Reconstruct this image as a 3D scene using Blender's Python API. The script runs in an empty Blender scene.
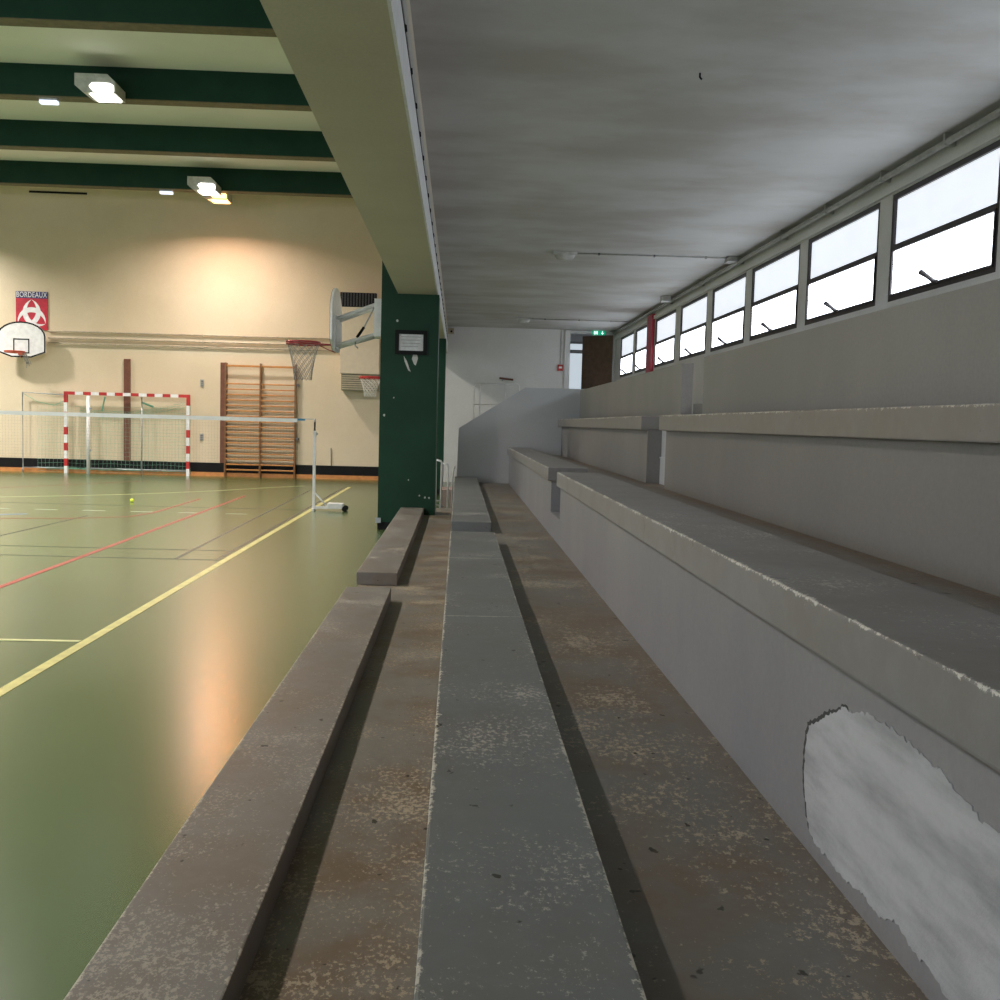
import bpy, bmesh, math, random
from mathutils import Vector, Matrix
random.seed(7)
S = bpy.context.scene
C = S.collection
PI = math.pi

# ------------------------------------------------------------------ camera
F, YAW, PITCH, ROLL, H = 1040.0, 0.0413, 0.0730, 0.0269, 1.55
fw = Vector((math.sin(YAW)*math.cos(PITCH), math.cos(YAW)*math.cos(PITCH), -math.sin(PITCH)))
rt = Vector((math.cos(YAW), -math.sin(YAW), 0)); up = rt.cross(fw)
r2 = math.cos(ROLL)*rt + math.sin(ROLL)*up
u2 = -math.sin(ROLL)*rt + math.cos(ROLL)*up
cd = bpy.data.cameras.new('camera'); cd.sensor_width = 36; cd.lens = F/1000*36
cd.clip_start = .05; cd.clip_end = 200
cam = bpy.data.objects.new('camera', cd); C.objects.link(cam)
cam.matrix_world = Matrix(((r2.x, u2.x, -fw.x, 0), (r2.y, u2.y, -fw.y, 0), (r2.z, u2.z, -fw.z, H), (0, 0, 0, 1)))
S.camera = cam

# ------------------------------------------------------------------ materials
def new_mat(name):
    m = bpy.data.materials.new(name); m.use_nodes = True
    nt = m.node_tree
    return m, nt, nt.nodes['Principled BSDF']
def nd(nt, t, **kw):
    n = nt.nodes.new(t)
    for k, v in kw.items(): setattr(n, k, v)
    return n
def math_n(nt, op, a, b=None, clamp=False):
    n = nd(nt, 'ShaderNodeMath', operation=op); n.use_clamp = clamp
    for i, x in enumerate((a, b)):
        if x is None: continue
        if isinstance(x, (int, float)): n.inputs[i].default_value = x
        else: nt.links.new(x, n.inputs[i])
    return n.outputs[0]
def pos_n(nt):
    return nd(nt, 'ShaderNodeNewGeometry').outputs['Position']
def noise_n(nt, p, scale, detail=4, rough=.6, stretch=None, off=(0, 0, 0)):
    mp = nd(nt, 'ShaderNodeMapping'); nt.links.new(p, mp.inputs['Vector'])
    mp.inputs['Scale'].default_value = stretch or (1, 1, 1); mp.inputs['Location'].default_value = off
    n = nd(nt, 'ShaderNodeTexNoise'); nt.links.new(mp.outputs[0], n.inputs['Vector'])
    n.inputs['Scale'].default_value = scale; n.inputs['Detail'].default_value = detail; n.inputs['Roughness'].default_value = rough
    return n.outputs['Fac']
def ramp_n(nt, f, a, b):
    n = nd(nt, 'ShaderNodeMapRange'); nt.links.new(f, n.inputs[0])
    n.inputs[1].default_value = a; n.inputs[2].default_value = b
    n.interpolation_type = 'SMOOTHSTEP'
    return n.outputs[0]
def mix_n(nt, f, a, b):
    n = nd(nt, 'ShaderNodeMix', data_type='RGBA')
    if isinstance(f, (int, float)): n.inputs[0].default_value = f
    else: nt.links.new(f, n.inputs[0])
    for i, x in ((6, a), (7, b)):
        if isinstance(x, (tuple, list)): n.inputs[i].default_value = (*x[:3], 1)
        else: nt.links.new(x, n.inputs[i])
    return n.outputs[2]
def bump_n(nt, b, h, strength=.2, dist=.01):
    n = nd(nt, 'ShaderNodeBump'); nt.links.new(h, n.inputs['Height'])
    n.inputs['Strength'].default_value = strength; n.inputs['Distance'].default_value = dist
    nt.links.new(n.outputs[0], b.inputs['Normal'])
def plain(name, col, rough=.5, metal=0, vary=.06, scale=9, emit=None, spec=.5):
    m, nt, b = new_mat(name)
    p = pos_n(nt); n = noise_n(nt, p, scale)
    c2 = tuple(max(0, c*(1-vary*3)) for c in col); c1 = tuple(c*(1+vary*2) for c in col)
    nt.links.new(mix_n(nt, ramp_n(nt, n, .3, .7), c2, c1), b.inputs['Base Color'])
    b.inputs['Roughness'].default_value = rough; b.inputs['Metallic'].default_value = metal
    b.inputs['Specular IOR Level'].default_value = spec
    if emit:
        b.inputs['Emission Color'].default_value = (*emit[0], 1); b.inputs['Emission Strength'].default_value = emit[1]
    return m
def blotch(name, a, b_, rough=.6, scale=1.2, stretch=None, lo=.35, hi=.68, fine=.1, spec=.4, bump=.08):
    m, nt, b = new_mat(name)
    p = pos_n(nt)
    c = mix_n(nt, ramp_n(nt, noise_n(nt, p, scale, 6, .6, stretch), lo, hi), a, b_)
    g = noise_n(nt, p, 60, 5, .7)
    dark = nd(nt, 'ShaderNodeMix', data_type='RGBA', blend_type='MULTIPLY')
    dark.inputs[0].default_value = 1; nt.links.new(c, dark.inputs[6])
    nt.links.new(mix_n(nt, g, (1-fine*2,)*3, (1+fine,)*3), dark.inputs[7])
    nt.links.new(dark.outputs[2], b.inputs['Base Color'])
    b.inputs['Roughness'].default_value = rough; b.inputs['Specular IOR Level'].default_value = spec
    if bump: bump_n(nt, b, g, bump, .004)
    return m
def worn(name, base, chip, dirt, chip_amt, dirt_amt, edges=(), rough=.45, dscale=2.2, chip_scale=85, seed=0, dark_amt=.85, spec=.5, zone=None, joints=()):
    """old paint on concrete: worn-off flecks, brown dirt, dark spots, chipped arrises along given edge lines (axis X at x, Z at z)"""
    m, nt, b = new_mat(name)
    p = pos_n(nt); o = (seed*3.1, seed*1.7, seed*.9)
    sep = nd(nt, 'ShaderNodeSeparateXYZ'); nt.links.new(p, sep.inputs[0])
    big = noise_n(nt, p, dscale, 5, .6, None, o)
    d = math_n(nt, 'MULTIPLY', ramp_n(nt, big, .36, .66), dirt_amt)
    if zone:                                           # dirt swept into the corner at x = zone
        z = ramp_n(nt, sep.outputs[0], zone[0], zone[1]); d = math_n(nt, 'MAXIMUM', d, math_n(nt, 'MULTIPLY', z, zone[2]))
    col = mix_n(nt, d, base, dirt)
    fine = noise_n(nt, p, 14, 6, .7, None, o)
    col = mix_n(nt, math_n(nt, 'MULTIPLY', ramp_n(nt, fine, .4, .75), .35), col, tuple(c*1.25 for c in base))
    flk = noise_n(nt, p, chip_scale, 6, .75, (1, .75, 1), o)
    msk = noise_n(nt, p, 2.6, 4, .6, None, (o[0]+5, o[1], 2))
    v = math_n(nt, 'ADD', flk, math_n(nt, 'MULTIPLY', math_n(nt, 'SUBTRACT', msk, .5), .5))
    nz = nd(nt, 'ShaderNodeSeparateXYZ'); nt.links.new(nd(nt, 'ShaderNodeNewGeometry').outputs['True Normal'], nz.inputs[0])
    topf = math_n(nt, 'GREATER_THAN', nz.outputs[2], .6)
    chips = ramp_n(nt, v, .592-chip_amt, .625-chip_amt)
    spk = noise_n(nt, p, 130, 3, .6, (1, .7, 1), (o[0], 3, 3))
    chips = math_n(nt, 'MAXIMUM', chips, ramp_n(nt, math_n(nt, 'ADD', spk, math_n(nt, 'MULTIPLY', math_n(nt, 'SUBTRACT', msk, .5), .2)), .685, .71))
    chips = math_n(nt, 'MULTIPLY', chips, topf)
    col = mix_n(nt, math_n(nt, 'MULTIPLY', chips, .85), col, chip)
    dk = noise_n(nt, p, 22, 3, .5, (1, .8, 1), (o[0]+9, 4, 1))
    col = mix_n(nt, math_n(nt, 'MULTIPLY', ramp_n(nt, dk, .70, .73), dark_amt), col, (.02, .018, .015))
    if edges:
        en = noise_n(nt, p, 48, 6, .75, None, (3, 7, 1))
        en2 = noise_n(nt, p, 5, 3, .6, None, (3, 2, 1))
        w = math_n(nt, 'MULTIPLY', math_n(nt, 'MULTIPLY', ramp_n(nt, en, .38, .8), ramp_n(nt, en2, .3, .7)), .026)
        for ex, ez in edges:
            dx = math_n(nt, 'ABSOLUTE', math_n(nt, 'SUBTRACT', sep.outputs[0], ex))
            dz = math_n(nt, 'ABSOLUTE', math_n(nt, 'SUBTRACT', sep.outputs[2], ez))
            dist = math_n(nt, 'ADD', dx, dz)
            e = math_n(nt, 'LESS_THAN', dist, math_n(nt, 'ADD', w, .0015))
            col = mix_n(nt, math_n(nt, 'MULTIPLY', e, .9), col, tuple(min(1, c*1.25) for c in chip))
    for yj in joints:                                  # open joints across the slab
        en = noise_n(nt, p, 26, 5, .7, None, (1, 7, 5))
        dy = math_n(nt, 'ABSOLUTE', math_n(nt, 'ADD', math_n(nt, 'SUBTRACT', sep.outputs[1], yj), math_n(nt, 'MULTIPLY', math_n(nt, 'SUBTRACT', en, .5), .03)))
        col = mix_n(nt, math_n(nt, 'MULTIPLY', math_n(nt, 'LESS_THAN', dy, math_n(nt, 'MULTIPLY', ramp_n(nt, en, .3, .7), .014)), .8), col, chip)
    nt.links.new(col, b.inputs['Base Color'])
    rr = math_n(nt, 'ADD', math_n(nt, 'MULTIPLY', chips, .3), rough)
    nt.links.new(rr, b.inputs['Roughness']); b.inputs['Specular IOR Level'].default_value = spec
    bump_n(nt, b, math_n(nt, 'ADD', math_n(nt, 'MULTIPLY', flk, .5), math_n(nt, 'MULTIPLY', chips, -.5)), .25, .004)
    return m

GREY = (.20, .205, .21); CHIP = (.46, .42, .35); DIRT = (.17, .125, .085)
z0, z1, z2, z3 = .3283, .7557, 1.2103, 1.643
a0, a1, a2, a3 = -.7974, -.4688, -.0436, .2822
b2, c2, c2b, b3, c3, xp = .7578, .727, 1.0459, 1.5239, 1.4678, 1.7841
zw1, zw2, zw3 = .2243, .6678, 1.1049
Y1, Y2, YC, YS, YE = 7.609, 8.357, 14.827, 15.417, 27.19
YN = -3.0
M = {}
M['seat0'] = worn('worn_grey_brown_paint', (.19, .175, .165), (.40, .36, .30), (.16, .115, .08), .03, .5, [(a1, z0), (a0, z0)], seed=1)
M['seat1'] = worn('worn_grey_paint', (.165, .175, .18), (.44, .42, .37), (.15, .13, .11), .0, .35, [(a2, z1), (a3, z1)], seed=2, joints=(4.25, 6.1))
M['seat2'] = worn('worn_grey_paint_lip', (.232, .225, .23), (.55, .53, .49), (.17, .15, .13), -.01, .45, [(c2, z2)], seed=3, dark_amt=.25)
M['seat3'] = worn('grey_paint_top_lip', (.245, .23, .22), (.50, .47, .42), (.22, .19, .16), -.06, .4, [(c3, z3)], seed=4, dark_amt=.2)
M['walk1'] = worn('dirty_tread_paint', (.185, .17, .15), (.42, .35, .25), (.15, .10, .06), .03, .85, [(a2, zw1)], seed=5, chip_scale=66, dark_amt=.85)
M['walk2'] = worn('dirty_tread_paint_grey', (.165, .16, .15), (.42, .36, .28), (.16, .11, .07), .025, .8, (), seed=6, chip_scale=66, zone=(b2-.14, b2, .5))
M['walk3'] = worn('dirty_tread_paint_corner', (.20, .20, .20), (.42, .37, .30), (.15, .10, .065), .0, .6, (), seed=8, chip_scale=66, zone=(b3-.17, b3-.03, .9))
M['riser'] = blotch('grey_riser_paint', (.24, .235, .25), (.28, .27, .275), .5, 1.1, (1, 1, .6), spec=.35)
M['riser_top'] = blotch('beige_grey_riser_paint', (.235, .222, .216), (.275, .258, .246), .55, .9, (1, 1, .5), spec=.3)
M['parapet'] = blotch('beige_grey_parapet_paint', (.36, .335, .31), (.41, .38, .355), .55, .9, (1, 1, .5), spec=.3)
M['stairwall'] = blotch('pale_grey_wall_paint', (.50, .50, .51), (.56, .56, .57), .5, .9, spec=.4)
M['plaster'] = blotch('bare_white_plaster', (.28, .28, .285), (.50, .50, .515), .9, 9, (1, .25, 1.3), .25, .65, .05, .2, .5)
M['plaster_shade'] = plain('painted_edge_shade', (.05, .05, .05), .8)  # near-black colour standing in for shade at the paint step
M['ceil'] = blotch('smoke_stained_ceiling_paint', (.475, .455, .43), (.62, .62, .62), .8, .75, (.6, 1.0, 1), .34, .64, .04, .2, .0)
M['endwall'] = blotch('white_wall_paint', (.76, .75, .74), (.82, .81, .80), .7, .7, spec=.25)
M['winwall'] = blotch('light_grey_wall_paint', (.74, .74, .73), (.80, .80, .80), .6, 1.2, spec=.3)
M['gymwall'] = blotch('cream_wall_paint', (.72, .60, .43), (.78, .66, .49), .65, .5, spec=.3)
M['gymceil'] = blotch('cream_slab_paint', (.82, .80, .75), (.86, .84, .80), .8, .6, spec=.2)
M['soffit'] = blotch('olive_cream_paint', (.55, .50, .39), (.60, .55, .43), .6, .7, spec=.3)
M['green'] = blotch('dark_green_paint', (.010, .045, .025), (.014, .055, .031), .45, 1.5, spec=.25)
M['beamgreen'] = blotch('dark_green_beam_paint', (.010, .042, .028), (.014, .052, .034), .6, 1.5, spec=.2)
M['beamtan'] = plain('bare_tan_beam_soffit', (.15, .125, .07), .7)
M['black'] = plain('black_paint', (.008, .008, .009), .6, spec=.2)
M['darkframe'] = plain('dark_brown_steel', (.028, .022, .026), .45)
M['wood_orange'] = plain('varnished_orange_wood', (.52, .22, .05), .35)
M['wood_edge'] = plain('varnished_brown_wood', (.20, .09, .03), .4)
M['wood_brown'] = plain('red_brown_wood', (.16, .055, .03), .5)
M['door_brown'] = plain('dark_brown_door', (.17, .105, .065), .5)
M['white'] = plain('white_enamel', (.84, .84, .85), .35, vary=.03)
M['whitegrey'] = plain('off_white_plastic', (.55, .55, .53), .4)
M['red'] = plain('red_enamel', (.50, .025, .025), .4)
M['rimred'] = plain('dull_red_steel', (.30, .02, .03), .4)
M['rimorange'] = plain('orange_red_steel', (.48, .08, .04), .4)
M['redpipe'] = plain('crimson_paint', (.50, .015, .05), .45)
M['steel'] = plain('galvanised_steel', (.42, .45, .48), .4, .5)
M['greynet'] = plain('grey_cord', (.28, .27, .26), .8)
M['whitenet'] = plain('white_cord', (.75, .72, .68), .8)
M['greennet'] = plain('green_net_cord', (.22, .50, .36), .8)
M['darknet'] = plain('dark_net_cord', (.04, .04, .04), .8)
M['bluetape'] = plain('blue_tape', (.05, .25, .45), .6)
M['conduit'] = plain('grey_conduit', (.42, .42, .40), .4)
M['pipe'] = plain('cream_pipe', (.50, .42, .31), .4)
M['exitgreen'] = plain('exit_green', (.0, .20, .11), .4, emit=((.0, .50, .28), .6))
M['exitwhite'] = plain('exit_pictogram', (.8, .9, .85), .4, emit=((.8, 1, .9), 1.2))
M['signred'] = plain('sign_red', (.52, .02, .045), .5)
M['signblue'] = plain('sign_navy', (.045, .05, .17), .5)
M['paper'] = plain('white_paper', (.62, .62, .64), .6)
M['ink'] = plain('grey_print', (.25, .25, .27), .6)
M['ball'] = plain('yellow_green_felt', (.75, .85, .08), .9)
M['heater'] = plain('beige_sheet_metal', (.66, .56, .42), .5, vary=.015)
M['louvre'] = plain('olive_grey_louvre', (.30, .27, .18), .5)
M['brick'] = plain('pinkish_tile', (.36, .26, .23), .7)
M['line_y'] = plain('yellow_line_paint', (.58, .52, .20), .4)
M['line_y2'] = plain('thin_yellow_line_paint', (.60, .58, .30), .4)
M['line_r'] = plain('red_line_paint', (.36, .06, .045), .4)
M['line_k'] = plain('black_line_paint', (.10, .09, .06), .4)
M['line_b'] = plain('blue_line_paint', (.22, .30, .50), .4)
M['line_w'] = plain('faded_white_line_paint', (.60, .60, .45), .4)
M['tape'] = plain('bright_white_tape', (.92, .92, .94), .6, vary=.01)
M['orange_strip'] = plain('orange_skirting_strip', (.62, .26, .08), .5)
M['knob'] = plain('grey_handle', (.16, .15, .16), .4, .4)

def emis(name, col, s, ribs=False):
    m, nt, b = new_mat(name)
    b.inputs['Base Color'].default_value = (.6, .62, .64, 1); b.inputs['Roughness'].default_value = .35
    p = pos_n(nt)
    n = noise_n(nt, p, 3.0, 4, .6)
    c = mix_n(nt, n, tuple(x*.86 for x in col), col)
    if ribs:                                           # fine horizontal ribbing and grime of cast glass
        r = noise_n(nt, p, 18, 3, .6, (1, .12, 2.2))
        c = mix_n(nt, math_n(nt, 'MULTIPLY', ramp_n(nt, r, .45, .8), .30), c, tuple(x*.62 for x in col))
    nt.links.new(c, b.inputs['Emission Color']); b.inputs['Emission Strength'].default_value = s
    return m
M['pane_top'] = emis('frosted_wired_glass', (.84, .89, .97), 1.0, True)
M['pane_low'] = emis('frosted_glass', (.86, .92, 1.0), 6.3, True)
M['pane_far'] = emis('frosted_glass_far_room', (.72, .82, .90), .72)
M['fill_back'] = emis('added_fill_glow_back', (.84, .90, 1.0), 2.0)  # glow of the windows added behind the viewer
M['fill_side'] = emis('added_fill_glow_side', (.72, .83, 1.0), 6)  # glow of the windows added on the far side wall
M['lamp_white'] = emis('lit_lamp_glass', (1, .97, .92), 8)
M['lamp_orange'] = emis('warming_lamp_glass', (1, .46, .14), 6)
M['lamp_blue'] = emis('cool_emergency_lamp', (.70, .78, 1), 1.6)

# gym floor: sports vinyl
m, nt, b = new_mat('green_sports_vinyl')
p = pos_n(nt)
c = mix_n(nt, ramp_n(nt, noise_n(nt, p, .5, 5, .6), .3, .7), (.056, .104, .024), (.070, .120, .030))
c = mix_n(nt, math_n(nt, 'MULTIPLY', ramp_n(nt, noise_n(nt, p, 9, 6, .7, (1, .4, 1)), .62, .8), .25), c, (.09, .13, .05))
nt.links.new(c, b.inputs['Base Color']); b.inputs['Roughness'].default_value = .25; b.inputs['Specular IOR Level'].default_value = .95; b.inputs['Coat Weight'].default_value = .55; b.inputs['Coat Roughness'].default_value = .27
bump_n(nt, b, noise_n(nt, p, 7, 3, .5, (1, 1.6, 1)), .12, .006)
M['floor'] = m

# ------------------------------------------------------------------ mesh helpers
def box(bm, x0, x1, y0, y1, z0_, z1_, rot=None, bev=0):
    vs = [bm.verts.new(v) for v in ((x0, y0, z0_), (x1, y0, z0_), (x1, y1, z0_), (x0, y1, z0_), (x0, y0, z1_), (x1, y0, z1_), (x1, y1, z1_), (x0, y1, z1_))]
    fs = [bm.faces.new([vs[i] for i in f]) for f in ((3, 2, 1, 0), (4, 5, 6, 7), (0, 1, 5, 4), (1, 2, 6, 5), (2, 3, 7, 6), (3, 0, 4, 7))]
    if bev:
        es = list({e for f in fs for e in f.edges})
        bmesh.ops.bevel(bm, geom=es, offset=bev, segments=2, affect='EDGES', profile=.6)
    if rot: bmesh.ops.transform(bm, matrix=rot, verts=vs)
def tube(bm, pts, r, n=8, caps=True):
    pts = [Vector(q) for q in pts]; rings = []
    ref = Vector((0, 0, 1))
    for i, q in enumerate(pts):
        t = (pts[min(i+1, len(pts)-1)] - pts[max(i-1, 0)]).normalized()
        rf = ref if abs(t.dot(ref)) < .95 else Vector((1, 0, 0))
        u = t.cross(rf).normalized(); w = u.cross(t)
        rr = r[i] if isinstance(r, (list, tuple)) else r
        rings.append([bm.verts.new(q + (u*math.cos(2*PI*k/n) + w*math.sin(2*PI*k/n))*rr) for k in range(n)])
    for a, b_ in zip(rings, rings[1:]):
        for k in range(n):
            f = bm.faces.new((a[k], a[(k+1) % n], b_[(k+1) % n], b_[k])); f.smooth = n > 5
    if caps:
        bm.faces.new(rings[0][::-1]); bm.faces.new(rings[-1])
def prism(bm, pts, d):
    """closed polygon pts (3-D) pushed along d"""
    d = Vector(d); a = [bm.verts.new(q) for q in pts]; b_ = [bm.verts.new(Vector(q)+d) for q in pts]
    bm.faces.new(a[::-1]); bm.faces.new(b_); n = len(a)
    for i in range(n): bm.faces.new((a[i], a[(i+1) % n], b_[(i+1) % n], b_[i]))
def frame_rect(bm, ax, fixed0, fixed1, u0, u1, v0, v1, t):
    """rectangular frame, thickness t; ax='x': u=y, v=z; ax='y': u=x, v=z"""
    for (ua, ub, va, vb) in ((u0, u1, v0, v0+t), (u0, u1, v1-t, v1), (u0, u0+t, v0+t, v1-t), (u1-t, u1, v0+t, v1-t)):
        if ax == 'x': box(bm, fixed0, fixed1, ua, ub, va, vb)
        else: box(bm, ua, ub, fixed0, fixed1, va, vb)
def torus(bm, c, R, r, n=32, k=8):
    rings = []
    for i in range(n):
        a = 2*PI*i/n
        rings.append([bm.verts.new((c[0]+(R+r*math.cos(2*PI*j/k))*math.cos(a), c[1]+(R+r*math.cos(2*PI*j/k))*math.sin(a), c[2]+r*math.sin(2*PI*j/k))) for j in range(k)])
    for i in range(n):
        for j in range(k):
            f = bm.faces.new((rings[i][j], rings[(i+1) % n][j], rings[(i+1) % n][(j+1) % k], rings[i][(j+1) % k])); f.smooth = True
def sphere(bm, c, r):
    d = bmesh.ops.create_uvsphere(bm, u_segments=16, v_segments=10, radius=r, matrix=Matrix.Translation(c))
    for v in d['verts']:
        for f in v.link_faces: f.smooth = True
B = bmesh.new
def obj(name, bm, mat, parent=None, base=None):
    bmesh.ops.recalc_face_normals(bm, faces=bm.faces[:])
    me = bpy.data.meshes.new(name)
    if base is None:
        if parent is None:
            xs = [v.co for v in bm.verts]
            base = Vector(((min(v.x for v in xs)+max(v.x for v in xs))/2, (min(v.y for v in xs)+max(v.y for v in xs))/2, min(v.z for v in xs)))
        else: base = wpos[parent.name]
    base = Vector(base)
    for v in bm.verts: v.co -= base
    bm.to_mesh(me); bm.free()
    o = bpy.data.objects.new(name, me); C.objects.link(o)
    for mm in (mat if isinstance(mat, list) else [mat]): me.materials.append(M[mm])
    wpos[o.name] = base
    if parent: o.parent = parent; o.location = base - wpos[parent.name]
    else: o.location = base
    return o
wpos = {}
def tag(o, label, cat, group=None, kind=None):
    o['label'] = label; o['category'] = cat
    if group: o['group'] = group
    if kind: o['kind'] = kind
    return o
def thing(name, loc, label, cat, group=None, kind=None):
    o = bpy.data.objects.new(name, None); C.objects.link(o); o.location = loc; o.empty_display_size = .1
    wpos[o.name] = Vector(loc)
    return tag(o, label, cat, group, kind)
def copy_thing(root, delta, label, group=None):
    c = root.copy(); C.objects.link(c); c.location = root.location + Vector(delta); c['label'] = label
    if group: c['group'] = group
    wpos[c.name] = wpos[root.name] + Vector(delta)
    def rec(src, dst):
        for ch in list(src.children):
            d = ch.copy(); C.objects.link(d); d.parent = dst; rec(ch, d)
    rec(root, c)
    return c
def bx(*a, **k):
    bm = B(); box(bm, *a, **k); return bm
ST = 'structure'

# ------------------------------------------------------------------ the shell
XL, XR = -22.0, 4.037
ZC, ZG = 4.034, 7.40
fl = tag(obj('floor', bx(XL, XR+.3, -8, 30, -.2, 0), 'floor'), 'green vinyl sports hall floor with coloured court lines', 'floor', kind=ST)
def line(mat, pts, w, label=None):
    bm = B()
    for (xa, ya), (xb, yb) in zip(pts, pts[1:]):
        d = Vector((xb-xa, yb-ya, 0)).normalized(); n = Vector((-d.y, d.x, 0))*w/2
        a, b_ = Vector((xa, ya, .0008)), Vector((xb, yb, .0008))
        prism(bm, (a-n, b_-n, b_+n, a+n), (0, 0, .0016))
    o = obj('court_line', bm, mat, fl)
    if label: o['label'] = label
    return o
line('line_y', [(-2.49, -4), (-2.49, 24.1)], .075, 'broad yellow side line')
line('line_y2', [(-2.54, 7.09), (-14, 7.09)], .05, 'short yellow cross line')
line('line_r', [(-3.97, 2), (-4.0, 9.2), (-4.17, 20.6)], .06, 'long red line')
line('line_r', [(-8.2, 14.9), (-6.6, 15.2), (-5.6, 15.45), (-4.95, 15.9), (-4.8, 16.6), (-4.8, 19.6)], .05, 'red arc line')
line('line_k', [(-3.03, 11.3), (-3.2, 22.8)], .045, 'black inner side line')
line('line_k', [(-2.585, 11.25), (-2.60, 24)], .045, 'black side line beside the yellow one')
line('line_k', [(-9, 12.2), (-2.6, 12.08)], .03, 'thin dark cross line')
line('line_k', [(-9, 11.45), (-2.6, 11.28)], .04, 'dark cross line')
line('line_k', [(-5.66, 12.9), (-5.58, 15.9)], .04, 'short dark line')
line('line_k', [(-8.4, 17.9), (-2.6, 17.75)], .03, 'faint dark line under the net')
line('line_y2', [(-10.5, 18.3), (-8.205, 18.98), (-7.1, 19.7), (-6.04, 20.6), (-5.0, 21.9), (-4.2, 23.2), (-3.54, 24.13)], .05, 'pale yellow goal area arc')
for i in range(7): line('line_w', [(-8.2+i*.75, 16.75), (-7.85+i*.75, 16.74)], .05)
line('line_b', [(-7.4, 15.4), (-6.5, 15.95)], .08, 'short blue line')
line('line_r', [(-9.8, 20.2), (-7.2, 24.6)], .04, 'faint far red line')

tag(obj('wall_far', bx(XL, -.6, YE, YE+.25, 0, ZG), 'gymwall'), 'cream end wall of the sports hall behind the goal', 'wall', kind=ST)
tag(obj('wall_left', bx(XL-.25, XL, -8, YE, 0, ZG), 'gymwall'), 'cream far side wall of the hall', 'wall', kind=ST)
tag(obj('wall_near', bx(XL, XR+.3, -8.25, -8, 0, ZG), 'gymwall'), 'cream wall behind the viewer', 'wall', kind=ST)
bm = B()
box(bm, -.6, 2.75, YE, YE+.2, 0, ZC+.2); box(bm, 3.998, XR+.3, YE, YE+.2, 0, ZC+.2); box(bm, 2.75, 3.998, YE, YE+.2, 0, 1.62); box(bm, 2.75, 3.998, YE, YE+.2, 4.0, ZC+.2)
tag(obj('wall_back', bm, 'endwall'), 'white end wall behind the grandstand stairs', 'wall', kind=ST)
tag(obj('ceiling', bx(XL, -.9, -8, YE, ZG, ZG+.3), 'gymceil'), 'cream ceiling slab between the green roof beams', 'ceiling', kind=ST)
tag(obj('ceiling_grandstand', bx(-.351, XR+.3, -8, YE, ZC, ZC+.25), 'ceil'), 'smoke stained grey low ceiling over the grandstand', 'ceiling', kind=ST)
tag(obj('baseboard_far', bx(XL, -.6, YE-.02, YE, .105, .35), 'black'), 'black skirting band along the cream end wall', 'baseboard', kind=ST)
tag(obj('trim_1', bx(XL, -.6, YE-.03, YE, .001, .105), 'orange_strip'), 'orange wooden strip at the foot of the cream end wall', 'trim', kind=ST)
eb = tag(obj('edge_beam', bx(-.8985, -.351, -8, YE, 3.337, ZG+.3), 'soffit'), 'long olive cream concrete beam along the open side of the grandstand', 'beam', kind=ST)

# roof beams across the hall
labs = ['nearest dark green roof beam crossing the hall', 'dark green roof beam behind the nearer white floodlight', 'third dark green roof beam from the viewer', 'dark green roof beam closest to the cream end wall', 'dark green roof beam overhead of the viewer', 'dark green roof beam behind the viewer', 'second dark green roof beam behind the viewer', 'third dark green roof beam behind the viewer']
for i, yb in enumerate((15.13, 18.62, 22.11, 25.60, 11.64, 8.15, 4.66, 1.17)):
    t = thing('roof_beam', (-11.5, yb-.14, 6.87), labs[i], 'beam', 'green roof beams', ST)
    obj('beam_body', bx(XL, -.9, yb-.28, yb, 6.885, ZG), 'beamgreen', t)
    o = obj('beam_soffit', bx(XL, -.9, yb-.28, yb, 6.87, 6.885), 'beamtan', t); o['label'] = 'bare tan underside'

# columns
def column(yc, dy, zb_low, label):
    t = thing('concrete_column', (-.72, yc+dy/2, 0), label, 'column', 'green columns', ST)
    bm = B(); box(bm, -1.128, -.9, yc, yc+dy, .11, ZG); box(bm, -.9, -.3185, yc, yc+dy, .11, 3.337)
    obj('shaft', bm, 'green', t)
    o = obj('plinth', bx(-1.13, -.3183, yc-.002, yc+dy+.002, 0, .11), 'black', t); o['label'] = 'black painted foot'
    return t
col1 = column(YC, .56, 0, 'wide dark green column with a framed notice at the front bench end')
bm = B()
for (pts) in (((-.80, 2.47), (-.755, 2.40), (-.70, 2.25), (-.735, 2.27), (-.79, 2.40)), ((-.67, 2.50), (-.62, 2.52), (-.60, 2.44), (-.63, 2.34), (-.655, 2.36), (-.685, 2.43))):
    prism(bm, [(x, YC-.0008, z) for x, z in pts], (0, .0006, 0))
for x, z, r in ((-1.06, 1.63, .02), (-.93, 1.88, .012), (-.54, .50, .014), (-.46, .475, .016), (-.40, .47, .016), (-.70, .72, .012), (-.90, 2.96, .02)):
    prism(bm, [(x+r*math.cos(a*PI/3+x)*random.uniform(.6, 1.2), YC-.0008, z+r*math.sin(a*PI/3+x)) for a in range(6)], (0, .0006, 0))
o = obj('bare_paint_spot', bm, 'whitegrey', col1); o['label'] = 'pale spots where the green paint has flaked off'
bm = B(); box(bm, -1.16, -1.08, YC-.03, YC-.002, .10, .17)
o = obj('foot_bracket', bm, 'steel', col1)
col2 = column(22.45, .56, 0, 'dark green column half hidden behind the nearer one')

# ------------------------------------------------------------------ grandstand tiers
bm = B(); box(bm, a0+.02, a2, YN, YC-.004, 0, zw1); box(bm, -.315, a2, YC-.004, 16.12, 0, zw1)
tag(obj('concrete_tier', bm, 'walk1'), 'lowest dirty brown tread between the front bench and the middle bench', 'grandstand tier')
bm = B(); box(bm, a2, b2, YN, YS, 0, zw2)
tag(obj('concrete_tier', bm, 'walk2'), 'dirty concrete tread behind the middle bench, below the bare plaster patch', 'grandstand tier')
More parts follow.
